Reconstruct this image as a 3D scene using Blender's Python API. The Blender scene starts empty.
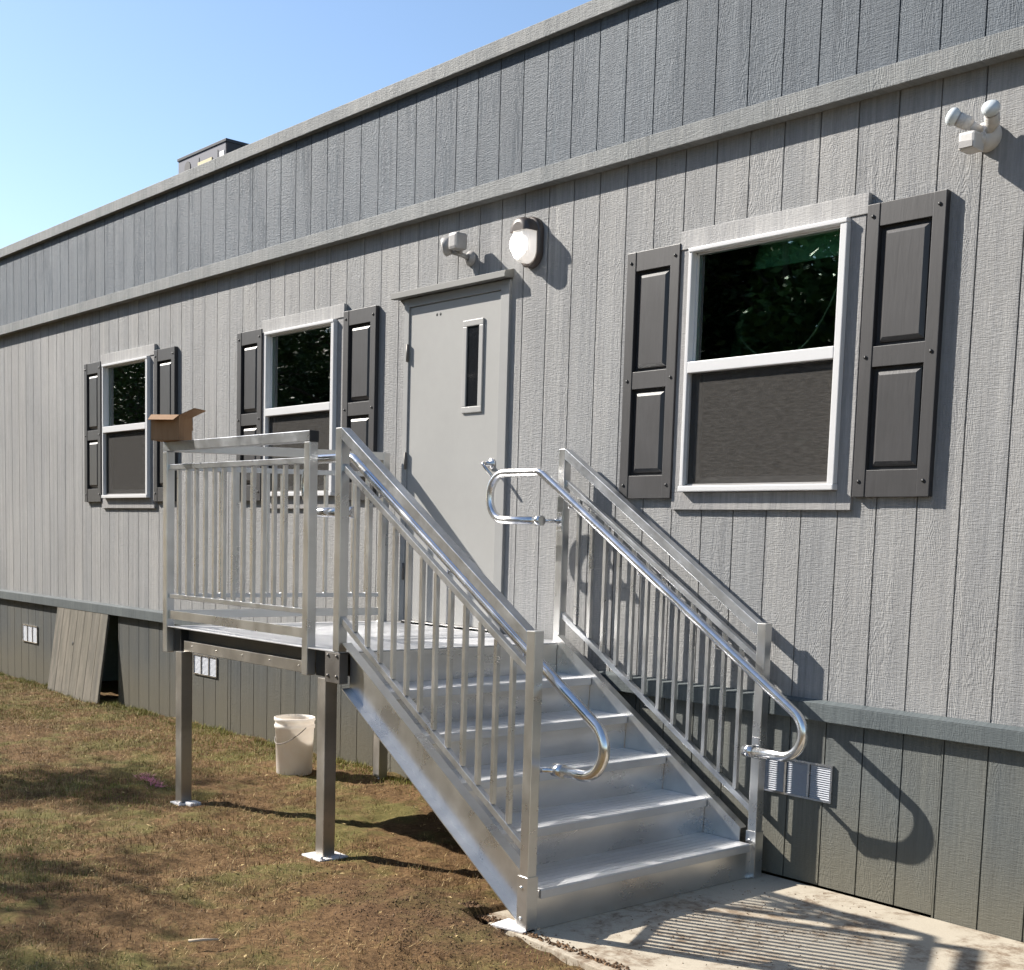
import bpy, bmesh, math, random
import numpy as np
from mathutils import Vector, Matrix, noise
random.seed(7); rng=np.random.default_rng(7)
sc=bpy.context.scene; COL=sc.collection
PI=math.pi; R=math.radians
G=0.2032                      # groove spacing of the siding
GZ=-1.05                      # level of the lawn; z = 0 is the deck

# ------------------------------------------------------------------ materials
def new_mat(name):
    m=bpy.data.materials.new(name); m.use_nodes=True
    nt=m.node_tree; b=nt.nodes['Principled BSDF']
    return m,nt,b
def N(nt,t,**k):
    n=nt.nodes.new(t)
    for a,v in k.items():
        if hasattr(n,a): setattr(n,a,v)
        else: n.inputs[a.replace('_',' ')].default_value=v
    return n
def L(nt,a,b): nt.links.new(a,b)
def ramp(nt,stops,fac=None):
    r=nt.nodes.new('ShaderNodeValToRGB'); el=r.color_ramp.elements
    while len(el)<len(stops): el.new(.5)
    for e,(p,c) in zip(el,stops):
        e.position=p; e.color=(*c,1) if len(c)==3 else c
    if fac is not None: L(nt,fac,r.inputs['Fac'])
    return r
def noisen(nt,vec,scale,detail=4,rough=.55,sc3=None,dist=0):
    if sc3:
        mp=N(nt,'ShaderNodeMapping'); mp.inputs['Scale'].default_value=sc3; L(nt,vec,mp.inputs['Vector']); vec=mp.outputs[0]
    n=nt.nodes.new('ShaderNodeTexNoise'); n.inputs['Scale'].default_value=scale; n.inputs['Detail'].default_value=detail
    n.inputs['Roughness'].default_value=rough; n.inputs['Distortion'].default_value=dist
    L(nt,vec,n.inputs['Vector']); return n.outputs['Fac']
def math_(nt,op,a,b=None,c=None):
    n=nt.nodes.new('ShaderNodeMath'); n.operation=op
    for i,v in enumerate((a,b,c)):
        if v is None: continue
        if isinstance(v,(int,float)): n.inputs[i].default_value=v
        else: L(nt,v,n.inputs[i])
    return n.outputs[0]
def mixc(nt,fac,a,b,mode='MIX'):
    n=nt.nodes.new('ShaderNodeMix'); n.data_type='RGBA'; n.blend_type=mode
    if isinstance(fac,(int,float)): n.inputs[0].default_value=fac
    else: L(nt,fac,n.inputs[0])
    for s,v in ((6,a),(7,b)):
        if isinstance(v,tuple): n.inputs[s].default_value=(*v,1) if len(v)==3 else v
        else: L(nt,v,n.inputs[s])
    return n.outputs[2]
def bump(nt,b,h,strength,dist):
    n=nt.nodes.new('ShaderNodeBump'); n.inputs['Strength'].default_value=strength; n.inputs['Distance'].default_value=dist
    L(nt,h,n.inputs['Height']); L(nt,n.outputs[0],b.inputs['Normal']); return n

def siding_mat(name,col,tint,depth=.0022,dirt=None,board=G,rough=.66,worn=.0,spec=.22):
    """embossed hardboard siding: every board carries its own stretch of grain"""
    m,nt,b=new_mat(name)
    tc=N(nt,'ShaderNodeTexCoord'); sx=N(nt,'ShaderNodeSeparateXYZ'); L(nt,tc.outputs['Object'],sx.inputs[0])
    bi=math_(nt,'FLOOR',math_(nt,'DIVIDE',sx.outputs[0],board))
    off=math_(nt,'MULTIPLY',bi,3.717)
    cb=N(nt,'ShaderNodeCombineXYZ'); L(nt,sx.outputs[0],cb.inputs[0]); L(nt,off,cb.inputs[1]); L(nt,math_(nt,'ADD',sx.outputs[2],off),cb.inputs[2])
    v=cb.outputs[0]
    # cathedral grain: contour lines of a tall stretched noise
    g=noisen(nt,v,1.0,3,.5,(9,1,1.35),.15)
    rings=math_(nt,'SINE',math_(nt,'MULTIPLY',g,115))
    rings=math_(nt,'POWER',math_(nt,'ABSOLUTE',rings),2.2)
    fib=noisen(nt,v,1.0,5,.65,(190,1,16))
    saw=noisen(nt,v,1.0,3,.6,(26,1,210))
    msk=ramp(nt,[(.42,(0,0,0)),(.62,(1,1,1))],noisen(nt,v,1.0,2,.5,(5,1,1.1))).outputs[0]
    h=math_(nt,'ADD',math_(nt,'MULTIPLY',rings,math_(nt,'MULTIPLY',msk,.30)),math_(nt,'ADD',math_(nt,'MULTIPLY',fib,.6),math_(nt,'MULTIPLY',saw,.85)))
    bump(nt,b,h,1.0,depth)
    big=noisen(nt,tc.outputs['Object'],.9,4,.6)
    hue=noisen(nt,v,1.0,3,.6,(3,1,.5))
    c=mixc(nt,ramp(nt,[(.35,(0,0,0)),(.65,(1,1,1))],hue).outputs[0],col,tint)
    st_=noisen(nt,v,1.0,3,.6,(48,1,.55)); c=mixc(nt,.8,c,ramp(nt,[(.32,(.76,.77,.79)),(.66,(1.10,1.10,1.09))],st_).outputs[0],'MULTIPLY')
    c=mixc(nt,.75,c,ramp(nt,[(.33,(.70,.70,.70)),(.67,(1.14,1.14,1.14))],math_(nt,'ADD',math_(nt,'MULTIPLY',fib,.6),math_(nt,'MULTIPLY',big,.4))).outputs[0],'MULTIPLY')
    if dirt:
        z0,z1,dc=dirt
        mr=N(nt,'ShaderNodeMapRange'); mr.inputs['From Min'].default_value=z0; mr.inputs['From Max'].default_value=z1
        L(nt,math_(nt,'ADD',sx.outputs[2],math_(nt,'MULTIPLY',big,-.45)),mr.inputs['Value'])
        c=mixc(nt,math_(nt,'MULTIPLY',mr.outputs[0],.75),c,dc)
    if worn:
        wn=noisen(nt,v,1.0,5,.7,(14,1,2.2)); c=mixc(nt,math_(nt,'MULTIPLY',ramp(nt,[(.45,(0,0,0)),(.62,(1,1,1))],wn).outputs[0],worn),c,(.24,.21,.17))
    L(nt,c,b.inputs['Base Color']); b.inputs['Roughness'].default_value=rough; b.inputs['Specular IOR Level'].default_value=spec
    return m

def paint_mat(name,col,rough=.5,var=.12,bscale=60,bd=.0006,spec=.45,grain=False):
    m,nt,b=new_mat(name); tc=N(nt,'ShaderNodeTexCoord')
    n=noisen(nt,tc.outputs['Object'],bscale,5,.6,(1,1,.12) if grain else None,.6 if grain else 0)
    big=noisen(nt,tc.outputs['Object'],2.3,4,.6)
    c=mixc(nt,1.0,col,ramp(nt,[(.3,(1-var,)*3),(.7,(1+var*.6,)*3)],big).outputs[0],'MULTIPLY')
    c=mixc(nt,.5,c,ramp(nt,[(.3,(1-var,)*3),(.7,(1+var,)*3)],n).outputs[0],'MULTIPLY')
    L(nt,c,b.inputs['Base Color']); bump(nt,b,n,.7,bd)
    b.inputs['Roughness'].default_value=rough; b.inputs['Specular IOR Level'].default_value=spec
    return m

def metal_mat(name,col,r0,r1,spangle=0,metal=.92,stain=0,dirtc=(.12,.09,.07)):
    m,nt,b=new_mat(name); tc=N(nt,'ShaderNodeTexCoord'); v=tc.outputs['Object']
    n=noisen(nt,v,1,5,.6,(7,1.8,5)); f=noisen(nt,v,1,4,.6,(60,12,6))
    c=mixc(nt,ramp(nt,[(.35,(0,0,0)),(.7,(1,1,1))],n).outputs[0],tuple(x*.82 for x in col),col)
    if spangle:
        vo=nt.nodes.new('ShaderNodeTexVoronoi'); vo.inputs['Scale'].default_value=spangle; L(nt,v,vo.inputs['Vector'])
        c=mixc(nt,.22,c,ramp(nt,[(0,(.6,.62,.65)),(1,(1.1,1.1,1.1))],vo.outputs['Color']).outputs[0],'MULTIPLY')
        n=math_(nt,'ADD',math_(nt,'MULTIPLY',n,.8),math_(nt,'MULTIPLY',vo.outputs['Color'],.2))
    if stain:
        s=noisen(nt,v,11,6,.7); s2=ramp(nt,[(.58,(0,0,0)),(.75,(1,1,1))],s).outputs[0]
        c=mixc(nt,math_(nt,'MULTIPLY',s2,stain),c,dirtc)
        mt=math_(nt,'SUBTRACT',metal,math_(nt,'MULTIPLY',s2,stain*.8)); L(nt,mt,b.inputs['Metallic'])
    else: b.inputs['Metallic'].default_value=metal
    L(nt,c,b.inputs['Base Color'])
    rr=N(nt,'ShaderNodeMapRange'); rr.inputs['To Min'].default_value=r0; rr.inputs['To Max'].default_value=r1; rr.inputs['From Min'].default_value=.3; rr.inputs['From Max'].default_value=.7
    L(nt,n,rr.inputs['Value']); L(nt,rr.outputs[0],b.inputs['Roughness'])
    if spangle: bump(nt,b,n,.12,.0003)
    return m

M={}
M['wall']=siding_mat('warm_grey_siding',(.300,.296,.288),(.250,.252,.252),depth=.0048)
M['fascia']=siding_mat('slate_siding',(.118,.138,.158),(.088,.106,.126),rough=.58,spec=.2,depth=.006)
M['skirt']=siding_mat('green_grey_skirting',(.135,.136,.120),(.105,.114,.112),dirt=(-.82,-1.2,(.13,.12,.09)),rough=.7,depth=.003)
M['skirtdark']=siding_mat('dark_skirting',(.088,.088,.078),(.070,.076,.076),dirt=(-.75,-1.15,(.10,.088,.06)),rough=.75,depth=.003)
M['panel']=siding_mat('weathered_skirting',(.150,.135,.105),(.12,.11,.09),worn=.45,rough=.8)
M['band']=siding_mat('grey_trim_board',(.235,.240,.235),(.185,.195,.195),board=2.44,depth=.0045)
M['ledge']=siding_mat('slate_trim_board',(.105,.120,.122),(.088,.102,.106),board=2.44,depth=.0022)
M['trim']=siding_mat('grey_window_trim',(.31,.302,.294),(.28,.274,.270),board=9,depth=.002)
M['trim_top']=siding_mat('pale_window_trim',(.40,.392,.38),(.35,.343,.335),board=9,depth=.002)
M['vinyl']=paint_mat('white_vinyl',(.56,.56,.56),.38,.03,90,.0002)
M['shutter']=paint_mat('charcoal_shutter',(.030,.029,.030),.48,.25,45,.0009,.5,True)
M['shutterpanel']=paint_mat('charcoal_shutter_panel',(.042,.041,.042),.42,.22,45,.0009,.5,True)
M['screw']=paint_mat('black_screw',(.02,.02,.02),.4,.1)
M['door']=paint_mat('grey_door_paint',(.315,.312,.298),.42,.035,14,.0002)
M['frame']=paint_mat('grey_frame_paint',(.27,.27,.262),.45,.05,14,.0003)
M['cap']=paint_mat('drip_cap_paint',(.15,.15,.142),.6,.08,14,.0003,.2)
M['steel']=metal_mat('brushed_steel',(.62,.61,.60),.18,.35)
M['alu']=metal_mat('mill_aluminium',(.68,.68,.67),.25,.36)
M['riser']=metal_mat('riser_aluminium',(.80,.79,.77),.24,.34,metal=.95)
M['tread']=metal_mat('worn_tread_aluminium',(.66,.67,.69),.34,.50,stain=.12,metal=.72,dirtc=(.24,.21,.18))
M['galv']=metal_mat('spangled_aluminium',(.64,.66,.69),.27,.38,spangle=55)
M['tube']=metal_mat('polished_tube',(.78,.78,.78),.12,.26)
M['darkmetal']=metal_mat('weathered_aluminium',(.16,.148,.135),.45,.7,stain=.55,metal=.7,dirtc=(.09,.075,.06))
M['leg']=metal_mat('stained_leg_aluminium',(.50,.475,.44),.28,.45,stain=.35,metal=.85,dirtc=(.10,.075,.055))
M['black']=paint_mat('black_plastic',(.015,.015,.016),.5,.1)
M['plate']=paint_mat('chalky_base_plate',(.74,.73,.72),.5,.15,40)
M['grey_plastic']=paint_mat('grey_lamp_plastic',(.30,.29,.28),.5,.08)
M['brown_plastic']=paint_mat('bronze_lamp_body',(.075,.06,.052),.4,.1)
M['white_plastic']=paint_mat('white_lamp_plastic',(.56,.54,.51),.45,.06)
M['bulb']=paint_mat('frosted_bulb',(.55,.60,.62),.2,.05)
M['reveal']=paint_mat('green_grey_reveal',(.55,.80,.62),.6,.15)
M['added_green_board']=paint_mat('added_board_green',(.28,.58,.40),.7,.25,30)  # the reveal's green, brightened because no sun reaches the added boards
M['louvre']=paint_mat('louvre_metal',(.36,.38,.42),.6,.1,spec=.2)
M['room']=paint_mat('dark_room',(.30,.37,.33),.8,.2)
M['roof']=paint_mat('roof_membrane',(.30,.30,.30),.8,.2,8)
M['unit']=paint_mat('unit_casing',(.075,.080,.105),.6,.1)
M['unitlid']=paint_mat('unit_lid',(.030,.036,.045),.6,.1,spec=.2)
M['unitdark']=paint_mat('unit_dark',(.012,.012,.015),.6,.2)
M['unitlabel']=paint_mat('unit_label',(.75,.74,.70),.6,.05)
M['unityellow']=paint_mat('unit_foam',(.55,.48,.30),.8,.1)
M['bark']=paint_mat('bark',(.10,.075,.055),.9,.35,12,.01)
M['wood']=paint_mat('pale_stick',(.45,.36,.26),.8,.2)
M['cord']=paint_mat('pale_cord',(.75,.78,.68),.6,.05)
# insect screen: fine woven cloth that lets part of the view through
def mk_screen():
    m,nt,b=new_mat('insect_screen'); tc=N(nt,'ShaderNodeTexCoord')
    n=noisen(nt,tc.outputs['Object'],1,4,.7,(18,1,95)); c=ramp(nt,[(.3,(.040,.038,.035)),(.70,(.092,.087,.081))],n).outputs[0]
    L(nt,c,b.inputs['Base Color']); b.inputs['Roughness'].default_value=.8; b.inputs['Specular IOR Level'].default_value=.04
    tr=N(nt,'ShaderNodeBsdfTransparent'); mx=N(nt,'ShaderNodeMixShader'); mx.inputs[0].default_value=.62
    L(nt,tr.outputs[0],mx.inputs[1]); L(nt,b.outputs[0],mx.inputs[2]); L(nt,mx.outputs[0],nt.nodes['Material Output'].inputs[0]); return m
M['screen']=mk_screen()
def mk_glass():
    m,nt,b=new_mat('window_glass'); nt.nodes.remove(b)
    tr=N(nt,'ShaderNodeBsdfTransparent'); tr.inputs[0].default_value=(.70,.80,.73,1)
    gl=N(nt,'ShaderNodeBsdfGlossy'); gl.inputs['Roughness'].default_value=.01; gl.inputs[0].default_value=(.95,1,.97,1)
    fr=N(nt,'ShaderNodeFresnel'); fr.inputs[0].default_value=1.55
    mx=N(nt,'ShaderNodeMixShader'); L(nt,math_(nt,'MULTIPLY',fr.outputs[0],1.7),mx.inputs[0]); L(nt,tr.outputs[0],mx.inputs[1]); L(nt,gl.outputs[0],mx.inputs[2])
    L(nt,mx.outputs[0],nt.nodes['Material Output'].inputs[0]); return m
M['glass']=mk_glass()
def mk_lens():
    m,nt,b=new_mat('prismatic_lens'); b.inputs['Base Color'].default_value=(.75,.73,.70,1); b.inputs['Roughness'].default_value=.25
    b.inputs['Emission Color'].default_value=(1,.97,.92,1); b.inputs['Emission Strength'].default_value=.16
    b.inputs['Transmission Weight'].default_value=.25
    tc=N(nt,'ShaderNodeTexCoord'); w=N(nt,'ShaderNodeTexWave'); w.inputs['Scale'].default_value=60; w.bands_direction='X'; L(nt,tc.outputs['Object'],w.inputs[0])
    bump(nt,b,w.outputs['Fac'],.5,.002); return m
M['lens']=mk_lens()
def mk_lit():
    m,nt,b=new_mat('glowing_lamp'); b.inputs['Base Color'].default_value=(.9,.9,.88,1); b.inputs['Emission Color'].default_value=(1,.96,.9,1); b.inputs['Emission Strength'].default_value=7; return m
M['lit']=mk_lit()
def mk_bucket():
    m,nt,b=new_mat('bucket_plastic'); tc=N(nt,'ShaderNodeTexCoord'); n=noisen(nt,tc.outputs['Object'],9,5,.7)
    c=ramp(nt,[(.4,(.88,.85,.80)),(.7,(.82,.74,.66))],n).outputs[0]; L(nt,c,b.inputs['Base Color']); b.inputs['Roughness'].default_value=.45
    tl=N(nt,'ShaderNodeBsdfTranslucent'); tl.inputs[0].default_value=(.95,.91,.86,1); mx=N(nt,'ShaderNodeMixShader'); mx.inputs[0].default_value=.42; L(nt,b.outputs[0],mx.inputs[1]); L(nt,tl.outputs[0],mx.inputs[2]); L(nt,mx.outputs[0],nt.nodes['Material Output'].inputs[0]); return m
M['bucket']=mk_bucket()
def mk_card():
    m,nt,b=new_mat('corrugated_cardboard'); tc=N(nt,'ShaderNodeTexCoord'); n=noisen(nt,tc.outputs['Object'],1,4,.6,(40,40,5))
    c=ramp(nt,[(.3,(.26,.145,.07)),(.7,(.32,.185,.095))],n).outputs[0]; L(nt,c,b.inputs['Base Color']); b.inputs['Roughness'].default_value=.85; bump(nt,b,n,.4,.001); return m
M['card']=mk_card()
def mk_concrete():
    m,nt,b=new_mat('stained_concrete'); tc=N(nt,'ShaderNodeTexCoord'); v=tc.outputs['Object']
    n=noisen(nt,v,3,7,.65); f=noisen(nt,v,160,4,.7); 
    c=mixc(nt,n,(.34,.295,.225),(.44,.395,.315)); c=mixc(nt,.35,c,ramp(nt,[(.35,(.7,.7,.7)),(.65,(1.15,1.15,1.15))],f).outputs[0],'MULTIPLY')
    s=noisen(nt,v,2.1,7,.72,None,.5); s1=ramp(nt,[(.42,(0,0,0)),(.52,(1,1,1))],s).outputs[0]
    sp=noisen(nt,v,14,6,.75); s2=ramp(nt,[(.44,(0,0,0)),(.60,(1,1,1))],sp).outputs[0]
    k=math_(nt,'MULTIPLY',math_(nt,'MULTIPLY',s1,s2),.85); c=mixc(nt,k,c,(.13,.085,.05))
    s3=ramp(nt,[(.50,(0,0,0)),(.72,(1,1,1))],s).outputs[0]; c=mixc(nt,math_(nt,'MULTIPLY',s3,.55),c,(.24,.165,.095))
    L(nt,c,b.inputs['Base Color']); b.inputs['Roughness'].default_value=.88
    bump(nt,b,math_(nt,'ADD',f,math_(nt,'MULTIPLY',n,2)),.6,.0015); return m
M['concrete']=mk_concrete()
def mk_soil():
    m,nt,b=new_mat('thatch_and_soil'); tc=N(nt,'ShaderNodeTexCoord'); v=tc.outputs['Object']
    n=noisen(nt,v,1.1,6,.65); f=noisen(nt,v,38,6,.75); g=noisen(nt,v,2.6,5,.65,None,.3)
    c=mixc(nt,ramp(nt,[(.35,(0,0,0)),(.65,(1,1,1))],f).outputs[0],(.065,.035,.015),(.19,.115,.052))
    c=mixc(nt,math_(nt,'MULTIPLY',ramp(nt,[(.47,(0,0,0)),(.62,(1,1,1))],g).outputs[0],.55),c,(.115,.125,.035))
    sx=N(nt,'ShaderNodeSeparateXYZ'); L(nt,v,sx.inputs[0])
    dx=math_(nt,'DIVIDE',math_(nt,'ADD',sx.outputs[0],1.1),.75); dy=math_(nt,'DIVIDE',math_(nt,'ADD',sx.outputs[1],1.75),.42)
    dd=math_(nt,'ADD',math_(nt,'ADD',math_(nt,'MULTIPLY',dx,dx),math_(nt,'MULTIPLY',dy,dy)),math_(nt,'MULTIPLY',g,1.6))
    mk=ramp(nt,[(.55,(1,1,1)),(1.0,(0,0,0))],math_(nt,'MULTIPLY',dd,.5)).outputs[0]
    c=mixc(nt,math_(nt,'MULTIPLY',mk,.6),c,ramp(nt,[(.35,(.035,.018,.009)),(.65,(.12,.068,.034))],f).outputs[0])
    L(nt,c,b.inputs['Base Color']); b.inputs['Roughness'].default_value=.95; b.inputs['Specular IOR Level'].default_value=.15
    bump(nt,b,math_(nt,'ADD',f,n),1,.010); return m
M['soil']=mk_soil()
def mk_blade(name,c0,c1,c2,rough=.7,trans=.25):
    m,nt,b=new_mat(name); at=N(nt,'ShaderNodeAttribute'); at.attribute_name='tone'
    r=ramp(nt,[(0,c0),(.5,c1),(1,c2)],at.outputs['Fac']); L(nt,r.outputs[0],b.inputs['Base Color']); b.inputs['Roughness'].default_value=rough; b.inputs['Specular IOR Level'].default_value=.25
    return m
M['grass']=mk_blade('short_grass',(.085,.115,.018),(.19,.20,.040),(.40,.35,.12))
M['straw']=mk_blade('dry_thatch',(.075,.040,.015),(.205,.125,.047),(.50,.37,.17))
M['clod']=mk_blade('mulch_clods',(.05,.027,.013),(.12,.07,.036),(.26,.17,.10),.95)
M['leaf']=mk_blade('tree_leaves',(.035,.07,.018),(.06,.11,.028),(.11,.16,.04),.5)
M['pink']=paint_mat('pink_marking_paint',(.62,.22,.30),.7,.2)

# ------------------------------------------------------------------ mesh helpers
class MB:
    def __init__(s): s.bm=bmesh.new()
    def box(s,x0,x1,y0,y1,z0,z1,bev=0,mat=0):
        vs=[s.bm.verts.new((x,y,z)) for x in (x0,x1) for y in (y0,y1) for z in (z0,z1)]
        idx=[(0,1,3,2),(4,6,7,5),(0,4,5,1),(2,3,7,6),(0,2,6,4),(1,5,7,3)]
        fs=[s.bm.faces.new([vs[i] for i in f]) for f in idx]
        for f in fs: f.material_index=mat
        if bev:
            es={e for f in fs for e in f.edges}
            r=bmesh.ops.bevel(s.bm,geom=list(es),offset=bev,segments=2,profile=.6,affect='EDGES')
            for f in r['faces']: f.material_index=mat
        return s
    def prism(s,poly,axis,a,b,bev=0,mat=0):
        """extrude a closed 2-D outline along an axis ('y': poly in x,z; 'x': poly in y,z; 'z': poly in x,y)"""
        def P(u,v,t): return {'y':(u,t,v),'x':(t,u,v),'z':(u,v,t)}[axis]
        A=[s.bm.verts.new(P(u,v,a)) for u,v in poly]; B=[s.bm.verts.new(P(u,v,b)) for u,v in poly]
        fs=[s.bm.faces.new(A),s.bm.faces.new(B[::-1])]; n=len(poly)
        for i in range(n): fs.append(s.bm.faces.new((A[i],B[i],B[(i+1)%n],A[(i+1)%n])))
        for f in fs: f.material_index=mat
        bmesh.ops.recalc_face_normals(s.bm,faces=fs)
        if bev: bmesh.ops.bevel(s.bm,geom=list({e for f in fs for e in f.edges}),offset=bev,segments=2,profile=.6,affect='EDGES')
        return s
    def tube(s,pts,r,n=12,cap=True,mat=0,radii=None):
        pts=[Vector(p) for p in pts]; rings=[]
        t0=(pts[1]-pts[0]).normalized(); up=Vector((0,0,1)) if abs(t0.z)<.9 else Vector((0,1,0)); u=t0.cross(up).normalized()
        for i,p in enumerate(pts):
            if i==0: t=t0
            elif i==len(pts)-1: t=(pts[-1]-pts[-2]).normalized()
            else: t=((pts[i]-pts[i-1]).normalized()+(pts[i+1]-pts[i]).normalized()).normalized()
            u=(u-t*u.dot(t)).normalized(); w=t.cross(u); rr=radii[i] if radii else r
            rings.append([s.bm.verts.new(p+(u*math.cos(2*PI*k/n)+w*math.sin(2*PI*k/n))*rr) for k in range(n)])
        for a,b in zip(rings,rings[1:]):
            for k in range(n):
                f=s.bm.faces.new((a[k],a[(k+1)%n],b[(k+1)%n],b[k])); f.smooth=True; f.material_index=mat
        if cap:
            for q in (rings[0][::-1],rings[-1]):
                f=s.bm.faces.new(q); f.material_index=mat
        return s
    def lathe(s,prof,c,axis=(0,0,1),n=28,mat=0):
        """profile of (radius, height) turned about an axis through c"""
        q=Vector((0,0,1)).rotation_difference(Vector(axis)).to_matrix(); c=Vector(c); rings=[]
        for r,h in prof:
            rings.append([s.bm.verts.new(c+q@Vector((max(r,1e-5)*math.cos(2*PI*k/n),max(r,1e-5)*math.sin(2*PI*k/n),h))) for k in range(n)])
        for a,b in zip(rings,rings[1:]):
            for k in range(n):
                f=s.bm.faces.new((a[k],a[(k+1)%n],b[(k+1)%n],b[k])); f.smooth=True; f.material_index=mat
        return s
    def build(s,name,mats,parent=None,loc=None):
        me=bpy.data.meshes.new(name); bmesh.ops.recalc_face_normals(s.bm,faces=s.bm.faces) if len(s.bm.faces)<60000 else None
        s.bm.to_mesh(me); s.bm.free()
        for m in (mats if isinstance(mats,list) else [mats]): me.materials.append(m)
        o=bpy.data.objects.new(name,me); COL.objects.link(o)
        if parent: o.parent=parent; o.matrix_parent_inverse=Matrix.Translation(-parent_world(parent))
        if loc: o.location=loc
        return o
def parent_world(p):
    v=Vector((0,0,0))
    while p is not None:
        v+=Vector(p.location)+p.matrix_parent_inverse.translation if p.parent else Vector(p.location); p=p.parent
    return v
def tag(o,label=None,cat=None,group=None,kind=None):
    if label: o['label']=label
    if cat: o['category']=cat
    if group: o['group']=group
    if kind: o['kind']=kind
    return o
def thing(name,loc,label,cat,group=None):
    o=bpy.data.objects.new(name,None); COL.objects.link(o); o.location=loc; o.empty_display_size=.2
    return tag(o,label,cat,group)
def fillet(pts,rad,seg=12):
    """round the corners of an open polyline"""
    pts=[Vector(p) for p in pts]; out=[pts[0]]
    for i in range(1,len(pts)-1):
        r=rad[i-1]; a=(pts[i-1]-pts[i]).normalized(); b=(pts[i+1]-pts[i]).normalized()
        if r<=0: out.append(pts[i]); continue
        ang=a.angle(b); d=r/math.tan(ang/2); c=pts[i]+(a+b).normalized()*(r/math.sin(ang/2))
        p0=pts[i]+a*d; p1=pts[i]+b*d; v0=p0-c; v1=p1-c; th=v0.angle(v1); ax=v0.cross(v1).normalized()
        for k in range(seg+1): out.append(c+Matrix.Rotation(th*k/seg,3,ax)@v0)
    out.append(pts[-1]); return out
def cut(rect,holes):
    """rectangle (x0,x1,z0,z1) minus rectangular holes"""
    x0,x1,z0,z1=rect; xs={x0,x1}; hs=[h for h in holes if h[0]<x1 and h[1]>x0 and h[2]<z1 and h[3]>z0]
    if not hs: return [rect]
    for h in hs: xs|={max(x0,h[0]),min(x1,h[1])}
    xs=sorted(xs); out=[]
    for a,b in zip(xs,xs[1:]):
        if b-a<1e-5: continue
        m=(a+b)/2; zs=[(z0,z1)]
        for h in hs:
            if h[0]<=m<=h[1]:
                nz=[]
                for p,q in zs:
                    if h[2]>p: nz.append((p,min(q,h[2])))
                    if h[3]<q: nz.append((max(p,h[3]),q))
                zs=[t for t in nz if t[1]-t[0]>1e-5]
        out+=[(a,b,p,q) for p,q in zs]
    return out
def boards(mb,x0,x1,z0,z1,y,holes=(),gap=.0075,deep=.009,thick=.03):
    """grooved siding: boards 8 inches apart standing proud of a backing sheet"""
    k=math.floor(x0/G)
    while k*G<x1:
        a=max(x0,k*G+gap/2); b=min(x1,(k+1)*G-gap/2)
        if b-a>.004:
            for r in cut((a,b,z0,z1),holes): mb.box(r[0],r[1],y,y+deep+.001,r[2],r[3])
        k+=1
    for r in cut((x0,x1,z0,z1),holes): mb.box(r[0],r[1],y+deep,y+thick,r[2],r[3])

# ------------------------------------------------------------------ the building
XL,XR=-26.0,4.6
bld=thing('modular_building',(-3.3,0,GZ),'long grey modular building with embossed board siding, dark upper fascia and three shuttered windows','building')
WIN=[-0.869,-4.997-.015,-7.895-.012]         # window centres
WW,WZ0,WZ1=.93,.828,2.043
DX0,DX1,DZ1=-3.773,-2.738,2.083
holes=[(c-WW/2+.02,c+WW/2-.02,WZ0+.02,WZ1-.02) for c in WIN]+[(DX0+.01,DX1-.01,-.2,DZ1-.01)]
mb=MB(); boards(mb,XL,XR,-.15,2.66,0,holes); mb.build('wall',M['wall'],bld)
mb=MB(); boards(mb,XL,XR,2.60,3.40,-.04,gap=.007); mb.build('upper_fascia',M['fascia'],bld)
mb=MB(); mb.box(XL,XR,-.072,.0,2.556,2.648,.003)
mb.build('eave_band',M['band'],bld)
mb=MB(); mb.box(XL,XR,-.082,.25,3.345,3.436,.004); mb.build('roof_edge_trim',M['band'],bld)
mb=MB(); mb.box(XL,XR,-.045,-.001,-.245,-.165,.003); mb.prism([(-.045,-.164),(-.001,-.150),(-.001,-.164)],'x',XL,XR)
mb.build('skirting_cap',M['ledge'],bld)
mb=MB(); mb.prism([(.25,3.38),(5.5,3.62),(10.5,3.38),(10.5,3.2),(.25,3.2)],'x',XL,XR); mb.build('roof',M['roof'],bld)
# side and back walls close the building
mb=MB(); mb.box(XR-.1,XR,.03,10.5,GZ,3.3); mb.box(XL,XL+.1,.03,10.5,GZ,3.3); mb.box(XL,XR,10.4,10.5,GZ,3.3); mb.build('rear_wall',M['wall'],bld)
# skirting: separate sheets, one of them taken out on the left
def skirt(x0,x1,zb,y,name='skirting_panel',mat='skirt'):
    mb=MB(); boards(mb,x0,x1,zb,-.2,y); return mb.build(name,M[mat],bld)
skirt(XL,-9.58,GZ-.12,.004,mat='skirtdark'); skirt(-8.15,-6.05,GZ-.06,.003,mat='skirtdark'); skirt(-6.045,-4.05,GZ-.06,.005,mat='skirtdark'); skirt(-4.045,-1.6,GZ-.06,.003)
skirt(-1.595,.188,-1.036,.005); skirt(.192,2.4,-1.09,.0); skirt(2.404,XR,-1.09,.003)
mb=MB(); mb.box(-9.9,-7.9,.9,.92,GZ-.2,-.16); mb.box(-9.9,-9.88,.04,.9,GZ-.2,-.16); mb.box(-7.92,-7.9,.04,.9,GZ-.2,-.16); mb.box(-9.9,-7.9,.04,.9,-.16,-.15)
mb.build('crawl_space',M['room'],bld)
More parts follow.
